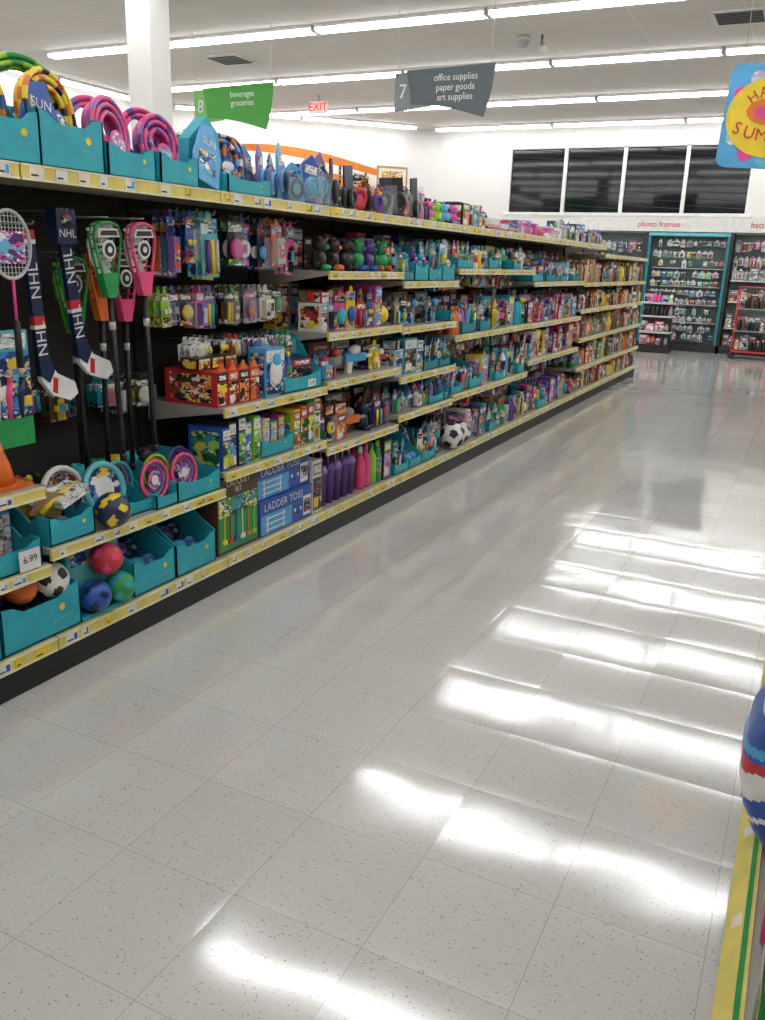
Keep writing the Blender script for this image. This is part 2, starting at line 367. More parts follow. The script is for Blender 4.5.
def bottle(mb,M,rr,h,c,cap):
    mb.lathe(M,[(rr*.9,0),(rr,h*.04),(rr,h*.25),(rr,h*.6),(rr*.85,h*.7),(rr*.4,h*.82),(rr*.4,h*.86),(rr*.45,h*.87),(rr*.45,h)],[c,c,'p_bright' if (c in('white','blue','green','red')) else c,c,c,c,cap,cap],12)
def cup(mb,M,rr,h,c,lid): mb.lathe(M,[(rr*.72,0),(rr,h*.8),(rr*1.08,h*.81),(rr*1.08,h*.87),(rr*.6,h)],[c,lid,lid,lid],12); mb.cyl(M@T((0,0,h)),.004,h*.25,'white',6)
def blister(mb,M,w,h,card,blob,r,kind=None):
    mb.prism(M,[(-w/2,-h),(w/2,-h),(w/2,-.03),(w*.2,-.03),(w*.12,0),(-w*.12,0),(-w*.2,-.03),(-w/2,-.03)],0,.003,card)
    mb.quad(M,-w*.46,w*.46,-h*.33,-.035,-.001,blob); mb.quad(M,-w*.35,w*.35,-h*.24,-.06,-.002,'p_text'); mb.quad(M,-w*.45,w*.45,-h*.97,-h*.86,-.001,blob)
    k=kind if kind is not None else r.randrange(6); c=r.choice(COL)
    if k==0: mb.sphere(M@T((0,-.01,-h*.65))@S(1,.5,1),min(w*.4,h*.28),c,10,7)
    elif k==1:
        for q in (-1,1): mb.sphere(M@T((q*w*.22,-.01,-h*.6))@S(1,.6,1),w*.2,c,9,6)
        mb.box(M,-w*.4,w*.4,-.012,0,-h*.85,-h*.75,blob)
    elif k==2:
        for q in range(3): mb.cyl(M@T(((q-1)*w*.26,-.015,-h*.92)),w*.1,h*.5,COL[(q*5+r.randrange(9))%len(COL)],8)
    elif k==3: mb.torus(M@T((0,-.01,-h*.64))@R(pi/2,'X'),min(w*.28,h*.2),.014,c,14,6); mb.box(M,-w*.06,w*.06,-.02,0,-h*.9,-h*.4,r.choice(COL))
    elif k==4: mb.box(M,-w*.35,w*.35,-.03,0,-h*.92,-h*.4,c); mb.quad(M,-w*.3,w*.3,-h*.85,-h*.5,-.031,r.choice(PR_))
    else:
        mb.sphere(M@T((0,-.012,-h*.5))@S(1,.7,1),w*.17,c,9,6); mb.box(M,-w*.15,w*.15,-.022,-.002,-h*.75,-h*.56,r.choice(COL)); 
        for q in (-1,1): mb.box(M,q*w*.09-w*.04,q*w*.09+w*.04,-.02,-.003,-h*.93,-h*.74,c); mb.box(M,q*w*.24-w*.05,q*w*.24+w*.05,-.02,-.003,-h*.72,-h*.57,c)
    if r.random()<.5: mb.box(M,-w*.42,w*.42,-.036,-.034,-h*.95,-h*.36,'clear')
COL=['red','blue','navy','green','lime','pink','purple','orange','yellow','sky','white','black','teal','white','violet','grey','dark','lgrey','aqua','cream','navy','red','yellow']
def tray(mb,M,w,d,h,hf,mat='teal',style=0,txt=None):
    t=.006
    mb.box(M,-w/2,w/2,0,d,0,t,mat); mb.box(M,-w/2,w/2,d-t,d,0,h,mat)
    pl=[(-w/2,0),(w/2,0),(w/2,hf*1.25),(w*.36,hf*1.2),(w*.22,hf),(-w*.22,hf),(-w*.36,hf*1.2),(-w/2,hf*1.25)]
    mb.prism(M,pl,0,t,mat)
    mb.text(M@T((w*.25,-.002,hf*.42)),txt or 'summer',hf*.22,'aqua'); mb.disc(M,w*.25,hf*.72,hf*.1,-.0015,'yellow',8)
    sp=[(0,0),(d,0),(d,h),(d*.62,h),(d*.5,h*.97),(d*.38,h*.8),(d*.28,h*.6),(d*.15,max(hf*1.3,h*.5)),(0,hf*1.25)]
    for x in (-w/2+t,w/2): mb.prism(M@T((x,0,0))@R(pi/2,'Z'),sp,0,t,mat)
def ball(mb,M,r,c,kind=0,c2='white'):
    if kind==0: mb.sphere(M@T((0,0,r)),r,c,20,12)
    elif kind==1:
        g=(1+5**.5)/2; ico=[Vector(v).normalized() for v in [(0,a,b*g) for a in(-1,1) for b in(-1,1)]+[(a,b*g,0) for a in(-1,1) for b in(-1,1)]+[(b*g,0,a) for a in(-1,1) for b in(-1,1)]]
        mb.sphere(M@T((0,0,r))@R(.5,'X')@R(.3,'Z'),r,c,44,26,fn=lambda n:('black' if max(n.dot(q) for q in ico)>math.cos(.34) else 'white'))
    elif kind==2: mb.sphere(M@T((0,0,r))@R(.6,'X')@R(.4,'Y'),r,c,24,12,fn=lambda n:(c if int((math.atan2(n.y,n.x)+pi)/(pi/4))%2 else c2))
    elif kind==3: mb.sphere(M@T((0,0,r))@R(.6,'X')@R(.4,'Y'),r,c,40,24,fn=lambda n:(c2 if (math.sin(n.x*5+1)*math.sin(n.z*6)+math.sin(n.y*7))>.65 else c))
def plush(mb,M,s,c,c2):
    mb.sphere(M@T((0,s*.35,s*.35))@S(1,.85,1.05),s*.34,c,12,8); mb.sphere(M@T((0,s*.3,s*.82)),s*.26,c,12,8)
    for q in(-1,1):
        mb.sphere(M@T((q*s*.2,s*.3,s*1.02)),s*.09,c,8,6); mb.sphere(M@T((q*s*.33,s*.25,s*.45))@S(1,1,1.4),s*.11,c,8,6); mb.sphere(M@T((q*s*.2,s*.08,s*.1))@S(1,1.5,1),s*.12,c2,8,6); mb.sphere(M@T((q*s*.09,s*.06,s*.87)),s*.035,'black',6,5)
    mb.sphere(M@T((0,s*.06,s*.76)),s*.09,c2,8,6)
def watergun(mb,M,s,c,c2):
    mb.box(M,-s*.5,s*.3,0,s*.14,s*.28,s*.48,c); mb.cyl(M@T((s*.3,s*.07,s*.38))@R(pi/2,'Y'),s*.05,s*.28,c2,8)
    mb.prism(M,[(-s*.42,.0),(-s*.25,0),(-s*.2,s*.3),(-s*.4,s*.3)],s*.02,s*.12,c2); mb.sphere(M@T((-s*.1,s*.07,s*.56))@S(1.6,.8,.9),s*.14,c2,10,7); mb.torus(M@T((-s*.1,s*.07,s*.25))@R(pi/2,'X'),s*.07,s*.015,c,10,5)
def coil(mb,M,Rr,cols,card,tag='SUN',bands=None):
    for i,c in enumerate(cols):
        mb.torus(M@T((.0,.02+.022*(i%3),Rr+.02))@R(pi/2,'X')@R(.3*i,'Z'),Rr-.017*(i//2)-.006*(i%2),.010,c,40,7,bands=bands)
    mb.disc(M,0,Rr*.75,Rr*.46,.0,card,20); mb.disc(M,0,Rr*.75,Rr*.38,-.002,'p_blue' if card!='pink' else 'p_pink',16); mb.text(M@T((0,-.004,Rr*.8)),tag,Rr*.28,'white')
    mb.prism(M,[(-Rr*.3,Rr*.3),(Rr*.3,Rr*.3),(Rr*.2,0),(-Rr*.2,0)],-.001,.004,card)

def fill(mb,P,s0,s1,z,hm,kinds,r,dp=.02,cols=None,prs=None,rev=1):
    cols=cols or COL; prs=prs or PR_
    s=s0+.01
    while s<s1-.05:
        k=r.choice(kinds); rem=s1-s
        if k=='carton':
            w=min(rem,r.uniform(.07,.19)); h=r.uniform(.5,.98)*hm; c=r.choice(cols)
            carton(mb,P(s+w/2,z,dp+r.uniform(0,.05),r.uniform(-.06,.06)),w-.01,.14,h,c,r.choice(prs),r.choice(cols),r)
            if h<hm*.75 and r.random()<.6: carton(mb,P(s+w/2,z+h+.001,dp+.03,r.uniform(-.3,.3)),w*.8,.1,min(.06,hm-h),r.choice(cols),r.choice(prs),c,r)
        elif k=='bottle':
            w=min(rem,.16); c=r.choice(cols); c2=r.choice(cols); x=.035
            hh=r.uniform(.7,.93)*hm; rr=min(.034,hh*.2)
            while x<w-.02:
                for q in range(3): bottle(mb,P(s+x,z,dp+.04+q*.085),rr,hh,c,c2)
                x+=rr*2.15
                if r.random()<.5: c=r.choice(cols)
        elif k=='tray':
            w=min(rem,r.uniform(.2,.32)); h=min(hm*.8,r.uniform(.14,.24)); M=P(s+w/2,z,dp); tray(mb,M,w-.01,.3,h,h*r.uniform(.3,.42),r.choice(('teal','teal','teal','teal_d')))
            kk=r.randrange(6); x=-w/2+.04
            while x<w/2-.03:
                for q in range(3):
                    c=r.choice(cols); Mq=M@T((x,.04+q*.08,.01))@R(r.uniform(-.3,.3),'Z')@R(r.uniform(-.2,.15),'X')@R(r.uniform(-.15,.15),'Y')
                    if kk==0: ball(mb,Mq@T((0,.03,.0+.03*q)),.035,c,r.choice((0,2)))
                    elif kk==1: carton(mb,Mq,.06,.02,h*r.uniform(.75,1.1),c,r.choice(prs),r.choice(cols),r)
                    elif kk==2: bottle(mb,Mq,.022,h*r.uniform(.8,1.1),c,r.choice(cols))
                    elif kk==3: plush(mb,Mq@T((0,0,h*.2)),h*.5,c,r.choice(cols))
                    else: blister(mb,Mq@T((0,0,h*1.15)),.064,h*1.1,c,r.choice(prs),r)
                x+=.072
        elif k=='plush':
            w=min(rem,.14); plush(mb,P(s+w/2,z,dp+.03,r.uniform(-.5,.5)),min(hm*.75,.16),r.choice(cols),r.choice(cols))
        elif k=='ball':
            w=min(rem,.14); rr=min(.062,hm*.4); ball(mb,P(s+w/2,z,dp+.08),rr,r.choice(cols),r.choice((2,3,3)),r.choice(cols)); ball(mb,P(s+w/2,z,dp+.22),rr,r.choice(cols))
        elif k=='gun':
            w=min(rem,.24); watergun(mb,P(s+w/2,z,dp+.05,r.uniform(-.4,.4)),min(w,hm*1.3),r.choice(cols),r.choice(cols)); carton(mb,P(s+w/2,z,dp+.18),w-.01,.08,hm*.9,r.choice(cols),r.choice(prs),r.choice(cols),r)
        elif k=='books':
            w=min(rem,.2); zz=0; top_=r.uniform(.35,.85)*hm
            while zz<top_:
                t=r.uniform(.012,.03); mb.box(P(s+w/2,z+zz,dp+r.uniform(0,.03),r.uniform(-.06,.06)),-w/2+.01,w/2-.01,0,.22,0,t-.002,r.choice(cols+['white','p_pastel'])); zz+=t
        elif k=='ring':
            w=min(rem,.2); c=r.choice(cols); Rr=min(.09,hm*.42); 
            for q in range(3): mb.torus(P(s+w/2,z+Rr+.012,dp+.04+q*.05)@R(pi/2-.15,'X'),Rr,.012,r.choice(cols),20,6)
            mb.disc(P(s+w/2,z+Rr,dp+.035),0,0,Rr*.6,0,r.choice(prs),14)
        elif k=='stand':
            w=min(rem,r.uniform(.07,.13)); hq=r.uniform(.65,.95)
            for q in range(3): blister(mb,P(s+w/2,z+hm*hq*(1-.03*q),dp+.04+q*.06,r.uniform(-.15,.15)),w-.012,hm*hq*(1-.03*q),r.choice(cols),r.choice(prs),r)
        s+=w
def hang(mb,P,s0,s1,zt,hs,r,dp=.1,back=.5,cols=None,prs=None,wr=(.08,.13),n=3,skip=0):
    cols=cols or COL; prs=prs or PR_
    s=s0
    while s<s1-.06:
        w=r.uniform(*wr); h=r.uniform(*hs); c=r.choice(cols); p=r.choice(prs); d0=dp+r.uniform(0,.1)
        if r.random()<skip: s+=w; continue
        mb.tube(P(s+w/2,zt,0),[(0,back,-.01),(0,d0-.03,-.01),(0,d0-.04,.005)],.0025,'silver',5)
        kk=r.randrange(6)
        for q in range(n): blister(mb,P(s+w/2,zt,d0+q*.035,r.uniform(-.12,.12))@R(r.uniform(-.06,.06),'Y'),w-.01,h,c,p,r,kk)
        s+=w+.004
r=random.Random(57)
def gap(i,z):
    zs=sorted([.16]+SH[i]+[TOP-.03]); k=zs.index(z); nx=zs[k+1] if k+1<len(zs) else z+.28
    return nx-z-.06
ALL=['carton','tray','plush','ball','gun','ring','stand','bottle','books']
CFG={
 (4,.52):(['gun','plush','stand','carton'],['black','dark','yellow','purple','brown','navy','grey','orange'],['p_dark','p_red','p_orange']),
 (4,.89):(['ball','gun','stand','tray'],['red','yellow','blue','black','white','sky','grey'],['p_bright','p_blue','p_dark']),
 (4,1.154):(['ball','stand','stand','carton'],['red','white','pink','blue','sky','red','yellow'],['p_bright','p_red']),
 (4,1.477):(['plush','gun','stand','stand'],['red','blue','green','dark','purple','black','orange'],['p_bright','p_dark','p_red']),
 (5,.16):(['tray','stand','carton'],['teal','white','red','sky','navy','dark'],['p_red','p_blue']),
 (5,.57):(['tray','stand'],['teal','pink','violet','sky','black','white'],['p_pink','p_dark']),
 (5,.82):(['tray','tray','carton'],['black','teal','sky','purple','white'],['p_dark','p_blue']),
 (5,1.137):(['tray','stand','gun'],['brown','black','grey','sky','peach'],['p_dark','p_pastel']),
 (5,1.42):(['tray','tray','stand'],['sky','teal','pink','purple','white'],['p_pastel','p_blue']),
}
for i in range(14):
    zs=[.16]+SH[i]
    for z in zs:
        if (i,z) in ((4,.16),(2,.16),(2,.5),(3,.16),(3,.57),(3,.87),(1,.16),(1,.45),(1,.74)): continue
        g=gap(i,z); mb=MB(); g0=g
        if z==zs[-1] and i in (6,7,8,9) : g=.2
        if g>.3: g=.27
        st=B[i]+.01
        if (i,z)==(6,.16): st+=.46
        if (i,z) in CFG: k,c,p=CFG[(i,z)]
        elif i in (6,7): k,c,p=(['tray','stand','bottle','carton','stand','carton','tray','gun'],['teal','pink','sky','green','red','yellow','purple','white','black','aqua','orange','white'],['p_bright','p_pink','p_blue','p_green','p_dark','p_bright'])
        elif i in (8,9): k,c,p=(['tray','stand','carton','plush','carton'],['pink','violet','sky','teal','white','purple','yellow','navy','red','white'],['p_pink','p_pastel','p_blue','p_dark','p_bright'])
        elif i>=10: k,c,p=(['carton','bottle','stand'],['orange','red','yellow','brown','white','peach','dark','brown','green','kraft'],['p_orange','p_red','p_magenta','p_green','p_dark'])
        else: k,c,p=(ALL,None,None)
        fill(mb,PL,st,B[i+1]-.01,z+.001,g,k,r,cols=c,prs=p)
        s=st
        while s<B[i+1]-.1:
            w=r.uniform(.09,.16); hq=min(.3,g0)*r.uniform(.7,1); carton(mb,PL(s+w/2,z+.001,.34),w-.01,.08,hq,r.choice(c or COL),r.choice(p or PR_),r.choice(('dark','navy','white')),r); s+=w+.005
        mb.obj('shelf_merchandise')
        if g0>.36 and i in (6,7,8,9):
            mb=MB(); hang(mb,PL,B[i]+.02,B[i+1]-.02,z+g0+.03,(.1,.14),r,dp=.1,cols=['pink','white','sky','green','red','violet','yellow','purple','navy'],wr=(.06,.1),skip=.1); mb.obj('hanging_toy_packages')
mb=MB(); hang(mb,PL,1.2,1.9,1.70,(.2,.3),r,dp=.12); hang(mb,PL,1.2,2.0,1.33,(.2,.3),r,dp=.2); mb.obj('hanging_toy_packages')
mb=MB(); hang(mb,PL,2.93,4.0,1.72,(.22,.3),r,dp=.1,wr=(.07,.13)); hang(mb,PL,2.93,4.0,1.40,(.14,.2),r,dp=.18,wr=(.07,.12),cols=COL+['black','dark','navy']); hang(mb,PL,3.12,4.0,1.17,(.1,.13),r,dp=.14,cols=COL+['black','dark','navy']); mb.obj('hanging_toy_packages')
mb=MB()
for q in range(5):
    for d in range(2): cup(mb,PL(4.1+q*.085,.161,.07+d*.1),.038,.24,'purple',('violet','purple')[q%2])
for q in range(4):
    for d in range(2): bottle(mb,PL(4.56+q*.078,.161,.06+d*.09),.033,.27,('hot','pink','lime','green')[q],('white','hot','green','lime')[q])
carton(mb,PL(4.89,.161,.03),.1,.2,.26,'dark','p_pink','lime',r); mb.obj('drink_tumblers')
mb=MB(); ball(mb,PL(6.02,.162,.03),.1,'white',1); mb.obj('soccer_ball')
mb=MB(); ball(mb,PL(6.22,.162,.05),.09,'pink',1); ball(mb,PL(6.1,.162,.24),.09,'white',1); carton(mb,PL(6.34,.161,.02),.06,.2,.26,'white','p_pink','pink',r); mb.obj('boxed_toy')

mb=MB(); 
for q in range(4):
    M=PL(3.14+q*.085,.871,.03); carton(mb,M,.078,.3,.16,'red','p_red','orange' if q%2 else 'black',r); mb.prism(M,[(-.03,.16),(.03,.16),(.0,.2)],.0,.01,'orange')
for q in range(3): carton(mb,PL(3.13+q*.1,1.035,.12),.09,.1,.05,'black','p_red','yellow',r)
M=PL(3.56,.871,.02); carton(mb,M,.17,.1,.24,'sky','p_blue','white',r); mb.sphere(M@T((0,-.005,.12))@S(1,.25,1.2),.055,'white'); mb.sphere(M@T((0,-.01,.18))@S(1,.3,1),.035,'sky')
M=PL(3.81,.871,.02); tray(mb,M,.4,.32,.27,.07)
for q in range(3): bottle(mb,M@T((-.14+q*.05,.06,.03)),.022,.17,('hot','purple','blue')[q],'yellow')
carton(mb,M@T((.08,.05,.01)),.2,.1,.15,'navy','p_dark','red',r); mb.quad(M,.06,.14,.01,.05,-.003,'white')
mb.text(M@T((.1,-.004,.03)),'4.99',.03,'black'); mb.obj('shelf_merchandise')
mb=MB(); 
for q in range(5): carton(mb,PL(3.15+q*.062,.571,.02+.01*(q%2)),.056,.2,.2+.02*(q%3),('blue','dark','navy','sky','lime')[q],'p_blue' if q%2 else 'p_green','white',r)
M=PL(3.58,.571,.02); tray(mb,M,.3,.3,.2,.07); 
for q in range(4): carton(mb,M@T((-.1+q*.07,.05,.01)),.06,.1,.15+.02*(q%2),('peach','white','sky','pink')[q],'p_pastel','yellow',r)
for q in range(4): carton(mb,PL(3.78+q*.07,.571,.03),.062,.2,.2+.01*q,('yellow','orange','green','cream')[q],'p_green','red',r)
mb.obj('shelf_merchandise')

mb=MB(); M=PL(3.235,.161,.02); w,h=.33,.37
mb.box(M,-w/2,w/2,0,.14,0,h,'brown'); mb.quad(M,-w*.47,w*.47,h*.04,h*.62,-.001,'green'); mb.quad(M,-w*.47,w*.47,h*.5,h*.74,-.0015,'p_green')
for q in range(6):
    x=-.12+q*.048; cc=('yellow','red','blue','white','orange','lime')[q]; mb.box(M,x,x+.006,-.006,-.002,.05,.2,cc); mb.box(M,x-.014,x+.02,-.01,-.002,.05,.07,cc)
mb.text(M@T((0,-.003,h*.92)),'CROQUET',.04,'cream'); mb.text(M@T((0,-.003,h*.82)),'SET',.035,'cream'); mb.obj('croquet_set_box')
for a,(z0,zz) in enumerate(((.161,.185),(.348,.175))):
    mb=MB(); M=PL(3.66,z0,.015+.02*a); w=.5
    mb.box(M,-w/2,w/2,0,.3,0,zz,'blue'); mb.quad(M,-w*.48,w*.1,zz*.05,zz*.6,-.001,'sky'); mb.text(M@T((-.03,-.003,zz*.8)),'LADDER TOSS',.058,'white')
    for q in range(3): mb.box(M,-.2,-.02,-.003,-.001,.025+q*.03,.031+q*.03,'white')
    for q in range(2): mb.box(M,-.19+q*.15,-.18+q*.15,-.003,-.001,.01,.1,'white')
    for q in range(4): mb.sphere(M@T((.05+q*.03,0,.05+.02*(q%2)))@S(1,.3,1),.01,('red','white','navy','white')[q],8,6)
    mb.quad(M,.16,.24,zz*.1,zz*.7,-.002,'white'); mb.quad(M,.165,.235,zz*.2,zz*.6,-.003,'p_dark')
    mb.obj('ladder_toss_game_box')
mb=MB(); M=PL(3.98,.161,.02); carton(mb,M,.1,.2,.3,'white','p_dark','grey',r); mb.obj('boxed_toy')

def bin_(M,w,d,h,hf): 
    mb=MB(); tray(mb,M,w,d,h,hf); mb.obj('cardboard_display_bin')
def sball(name,M,rr,c,kind=0,c2='white'):
    mb=MB(); ball(mb,M,rr,c,kind,c2); mb.obj(name)
bin_(PL(1.67,.161,.01),.33,.4,.3,.16); sball('playground_ball',PL(1.63,.30,.13),.09,'purple',2,'pink')
bin_(PL(2.02,.161,.01),.36,.4,.36,.14)
sball('basketball',PL(1.99,.30,.08),.06,'orange'); sball('soccer_ball',PL(2.12,.285,.07),.068,'white',1); sball('playground_ball',PL(2.04,.25,.25),.09,'red')
mb=MB(); M=PL(2.345,.161,.02); mb.box(M,-.14,.14,.06,.3,0,.3,'teal'); mb.quad(M,-.13,.13,.02,.28,.058,'aqua'); mb.quad(M,-.12,.02,.2,.27,.056,'p_blue'); mb.box(M,-.14,.14,-.01,.06,0,.012,'teal'); mb.box(M,-.14,-.135,0,.06,0,.16,'teal'); mb.obj('ball_display_box')
sball('playground_ball',PL(2.365,.305,.03),.066,'red',3,'hot'); sball('playground_ball',PL(2.29,.175,.025),.064,'blue',3,'navy'); sball('playground_ball',PL(2.42,.175,.02),.062,'green',3,'teal')
bin_(PL(2.62,.161,.01),.26,.4,.35,.12); bin_(PL(2.9,.161,.01),.28,.4,.37,.12)
mb=MB(); 
for c in (2.62,2.9):
    for q in range(6): ball(mb,PL(c-.07+.07*(q%3),.19+.05*(q//3),.12+.1*(q//3)),.045,('navy','teal','blue','green','purple','dark')[q],3,'sky')
mb.obj('toy_balls')
z=.501
mb=MB(); tray(mb,PL(2.19,z,.01),.22,.35,.13,.085); 
for q in range(5): mb.tube(PL(2.21,z+.06,.08+q*.05),[(-.1,0,.05+.02*q),(-.02,0,.1+.01*q),(.1,.02,.12-.02*q)],.012,('yellow','white','grey','dark','red')[q],7)
mb.box(PL(2.14,z+.09,.1)@R(.3,'Y')@R(.3,'X'),-.07,.07,-.005,.0,0,.1,'kraft'); mb.box(PL(2.24,z+.14,.03)@R(-.3,'Y'),-.07,.07,0,.12,0,.03,'p_text'); mb.box(PL(2.1,z+.2,.12)@R(.5,'Y'),-.08,.08,0,.1,0,.02,'kraft'); mb.obj('shelf_merchandise')
sball('toy_ball',PL(2.385,z,.0),.07,'navy',3,'yellow')
mb=MB(); M=PL(2.48,z,.1)@R(-.25,'X'); 
mb.torus(M@T((0,0,.12))@R(pi/2,'X'),.1,.014,'aqua',28); mb.disc(M,0,.12,.09,.0,'p_blue',24); mb.disc(M,0,.12,.05,-.002,'white',20)
mb.torus(M@T((-.16,.05,.14))@R(pi/2,'X'),.1,.012,'white',28); mb.disc(M,-.16,.14,.09,.05,'p_dark',24); mb.obj('flying_disc')
for n,(yy,c,dp) in enumerate(((2.7,'hot',.05),(2.88,'hot',.04),(2.79,'lime',.12),(2.97,'purple',.14),(2.6,'teal',.16))):
    mb=MB(); M=PL(yy,z+.03,dp)@R(-.12,'X')
    for q in range(4): mb.torus(M@T((0,.014*q,.085))@R(pi/2,'X'),.08-.013*q,.008,c if q%2==0 else ('violet' if c!='lime' else 'yellow'),24,7)
    mb.disc(M,0,.085,.04,0,'p_pink',16); mb.disc(M,0,.085,.022,-.002,'white',12)
    mb.obj('jump_rope_coil')
mb=MB(); tray(mb,PL(2.6,z,.04),.2,.32,.12,.05); tray(mb,PL(2.93,z,.005),.3,.36,.16,.075); tray(mb,PL(2.73,z,.01),.16,.3,.1,.05); mb.obj('cardboard_display_tray')
mb=MB()
for q in range(9): plush(mb,PL(2.14+q*.1,z+.0,.27,r.uniform(-.4,.4)),.17,r.choice(('teal','sky','yellow','green','dark')),r.choice(COL))
mb.obj('plush_toys')
mb=MB(); fill(mb,PL,1.2,1.86,.741,.2,['tray','plush','books'],r); mb.obj('shelf_merchandise')
mb=MB(); M=PL(1.96,.741,.03); mb.box(M,-.085,.085,0,.17,0,.012,'orange'); mb.lathe(M@T((0,.085,.012)),[(.065,0),(.05,.07),(.035,.11),(.014,.2)],['orange','orange','orange'],16); mb.obj('toy_traffic_cone')
mb=MB(); fill(mb,PL,1.2,1.8,.451,.2,['tray','carton'],r); tray(mb,PL(1.92,.451,.01),.24,.34,.14,.08); mb.box(PL(1.97,.455,-.006),-.045,.045,-.002,0,.0,.075,'white'); mb.text(PL(1.97,.495,-.0095),'6.99',.036,'black')
for q in range(4): carton(mb,PL(1.84+q*.055,.46,.06+q*.03),.05,.1,.17,COL[q*3],'p_text' if q%2 else 'p_bright','white',r)
mb.obj('shelf_merchandise')
mb=MB(); fill(mb,PL,1.1,1.49,.161,.24,['tray'],r); mb.obj('shelf_merchandise')

def hockey(yy,zt,c,tilt):
    mb=MB(); M=PL(yy,zt,.12)@R(tilt,'Y')
    mb.box(M,-.024,.024,0,.02,-.46,0,'navy')
    for q in range(2):
        mb.box(M,-.0245,.0245,-.001,.021,-.03-q*.29,-.0-q*.29,'red'); mb.box(M,-.0245,.0245,-.001,.021,-.045-q*.29,-.031-q*.29,'white')
        mb.text(M@T((0,-.002,-.17-q*.2))@R(-pi/2,'Y'),'NHL',.062,'white')
    mb.prism(M,[(-.024,-.46),(.024,-.46),(.05,-.5),(.13,-.545),(.14,-.59),(.1,-.61),(.02,-.575),(-.022,-.52)],-.002,.02,'white')
    mb.prism(M,[(-.025,-.44),(.025,-.44),(.04,-.49),(.01,-.53),(-.025,-.5)],-.004,.022,'navy'); mb.prism(M,[(.03,-.51),(.05,-.52),(.04,-.575),(.02,-.565)],-.004,.022,'red')
    mb.tube(PL(yy,zt,0),[(0,.5,.02),(0,.1,.02),(0,.09,.03)],.003,'silver',5)
    mb.obj('mini_hockey_stick')
hockey(2.19,1.60,'navy',-.06); hockey(2.345,1.65,'navy',-.12)
mb=MB(); M=PL(2.345,1.68,.1); mb.box(M,-.045,.045,0,.05,-.12,0,'navy'); mb.text(M@T((0,-.003,-.085)),'NHL',.04,'white'); mb.sphere(M@T((0,-.0,-.04))@S(1,.4,1),.026,'p_dark'); mb.obj('boxed_puck_set')
def lacrosse(yy,zt,c,c2,dp=.06,tilt=-.04):
    mb=MB(); M=PL(yy,zt,dp)@R(tilt,'Y')
    out=[(-.03,-.2),(-.045,-.15),(-.062,-.08),(-.07,-.03),(-.055,0),(-.02,.012),(.02,.012),(.055,0),(.07,-.03),(.062,-.08),(.045,-.15),(.03,-.2)]
    pts=[(x,0 ,zz) for x,zz in out]; mb.tube(M,pts,.006,c,7); mb.tube(M@T((0,.03,0)),[(x*.92,0,zz) for x,zz in out],.005,c,7)
    for a in range(0,len(pts)): mb.tube(M,[pts[a],(pts[a][0]*.92,.03,pts[a][2])],.004,c,5)
    for q in range(8): 
        zz=-.012-q*.022; w=.066-.0045*q; mb.tube(M,[(-w,.03,zz),(-w*.4,.055,zz-.01),(w*.4,.055,zz-.01),(w,.03,zz)],.0065,c2,5)
    for q in range(7):
        x=-.048+q*.016; mb.tube(M,[(x,.02,.005),(x,.055,-.06),(x*.8,.055,-.12),(x*.5,.03,-.18)],.0055,c2,5)
    mb.prism(M,[(-.046,-.17),(.046,-.17),(.022,-.26),(-.022,-.26)],-.005,.03,c)
    mb.prism(M,[(-.055,-.04),(.055,-.04),(.045,-.01),(-.045,-.01)],-.008,-.005,'white'); mb.prism(M,[(-.045,-.034),(.045,-.034),(.038,-.016),(-.038,-.016)],-.01,-.0085,'dark'); mb.disc(M,0,-.085,.035,-.004,'white',16); mb.disc(M,0,-.085,.026,-.006,'dark',12); mb.disc(M,0,-.085,.012,-.008,'white',10)
    mb.cyl(M@T((0,.012,-.88)),.011,.62,'black',8); mb.cyl(M@T((0,.012,-.38)),.0125,.03,'lgrey',8); mb.lathe(M@T((0,.012,-.9)),[(.014,0),(.014,.03)],'black',8)
    mb.tube(PL(yy,zt,0),[(0,.5,.03),(0,dp-.01,.03)],.003,'silver',5)
    mb.obj('lacrosse_stick')
lacrosse(2.50,1.63,'green','white'); lacrosse(2.69,1.635,'hot','white',.06); lacrosse(2.46,1.50,'green','lime',.2,-.02); lacrosse(2.63,1.53,'orange','orange',.22,.02); lacrosse(2.78,1.52,'hot','dark',.24,.0); lacrosse(2.55,1.48,'lime','green',.3,.0)
def racket(yy,zt,c,c2,dp,s=.85):
    mb=MB(); M=PL(yy,zt,dp)@S(s,s,s)
    mb.torus(M@T((0,0,-.13))@S(.8,1,1.05)@R(pi/2,'X'),.12,.007,c,32,7)
    for q in range(-5,6):
        x=q*.017; hh=.12*math.sqrt(max(0,1-(x/.096)**2)); mb.box(M,x-.001,x+.001,-.001,.001,-.13-hh,-.13+hh,'white')
        zz=q*.021; ww=.094*math.sqrt(max(0,1-(zz/.126)**2)); mb.box(M,-ww,ww,-.001,.001,-.131+zz,-.129+zz,'white')
    mb.cyl(M@T((0,0,-.42)),.006,.17,c2,8); mb.lathe(M@T((0,0,-.6)),[(.015,0),(.013,.18)],'black',10)
    mb.prism(M,[(-.06,-.2),(.06,-.2),(.06,-.08),(-.06,-.08)],-.012,-.01,'p_pink'); mb.obj('badminton_racket')
racket(2.05,1.66,'lgrey','pink',.05); racket(1.98,1.67,'sky','silver',.2); racket(1.8,1.69,'hot','silver',.1); racket(2.1,1.66,'purple','silver',.26)
mb=MB(); M=PL(2.03,1.27,.1); mb.box(M,-.1,.1,0,.02,-.4,0,'aqua'); mb.quad(M,-.1,.1,-.4,-.3,-.001,'green'); mb.quad(M,-.09,.09,-.06,-.01,-.002,'p_text'); mb.quad(M,-.1,.1,-.3,-.07,-.0012,'p_blue')
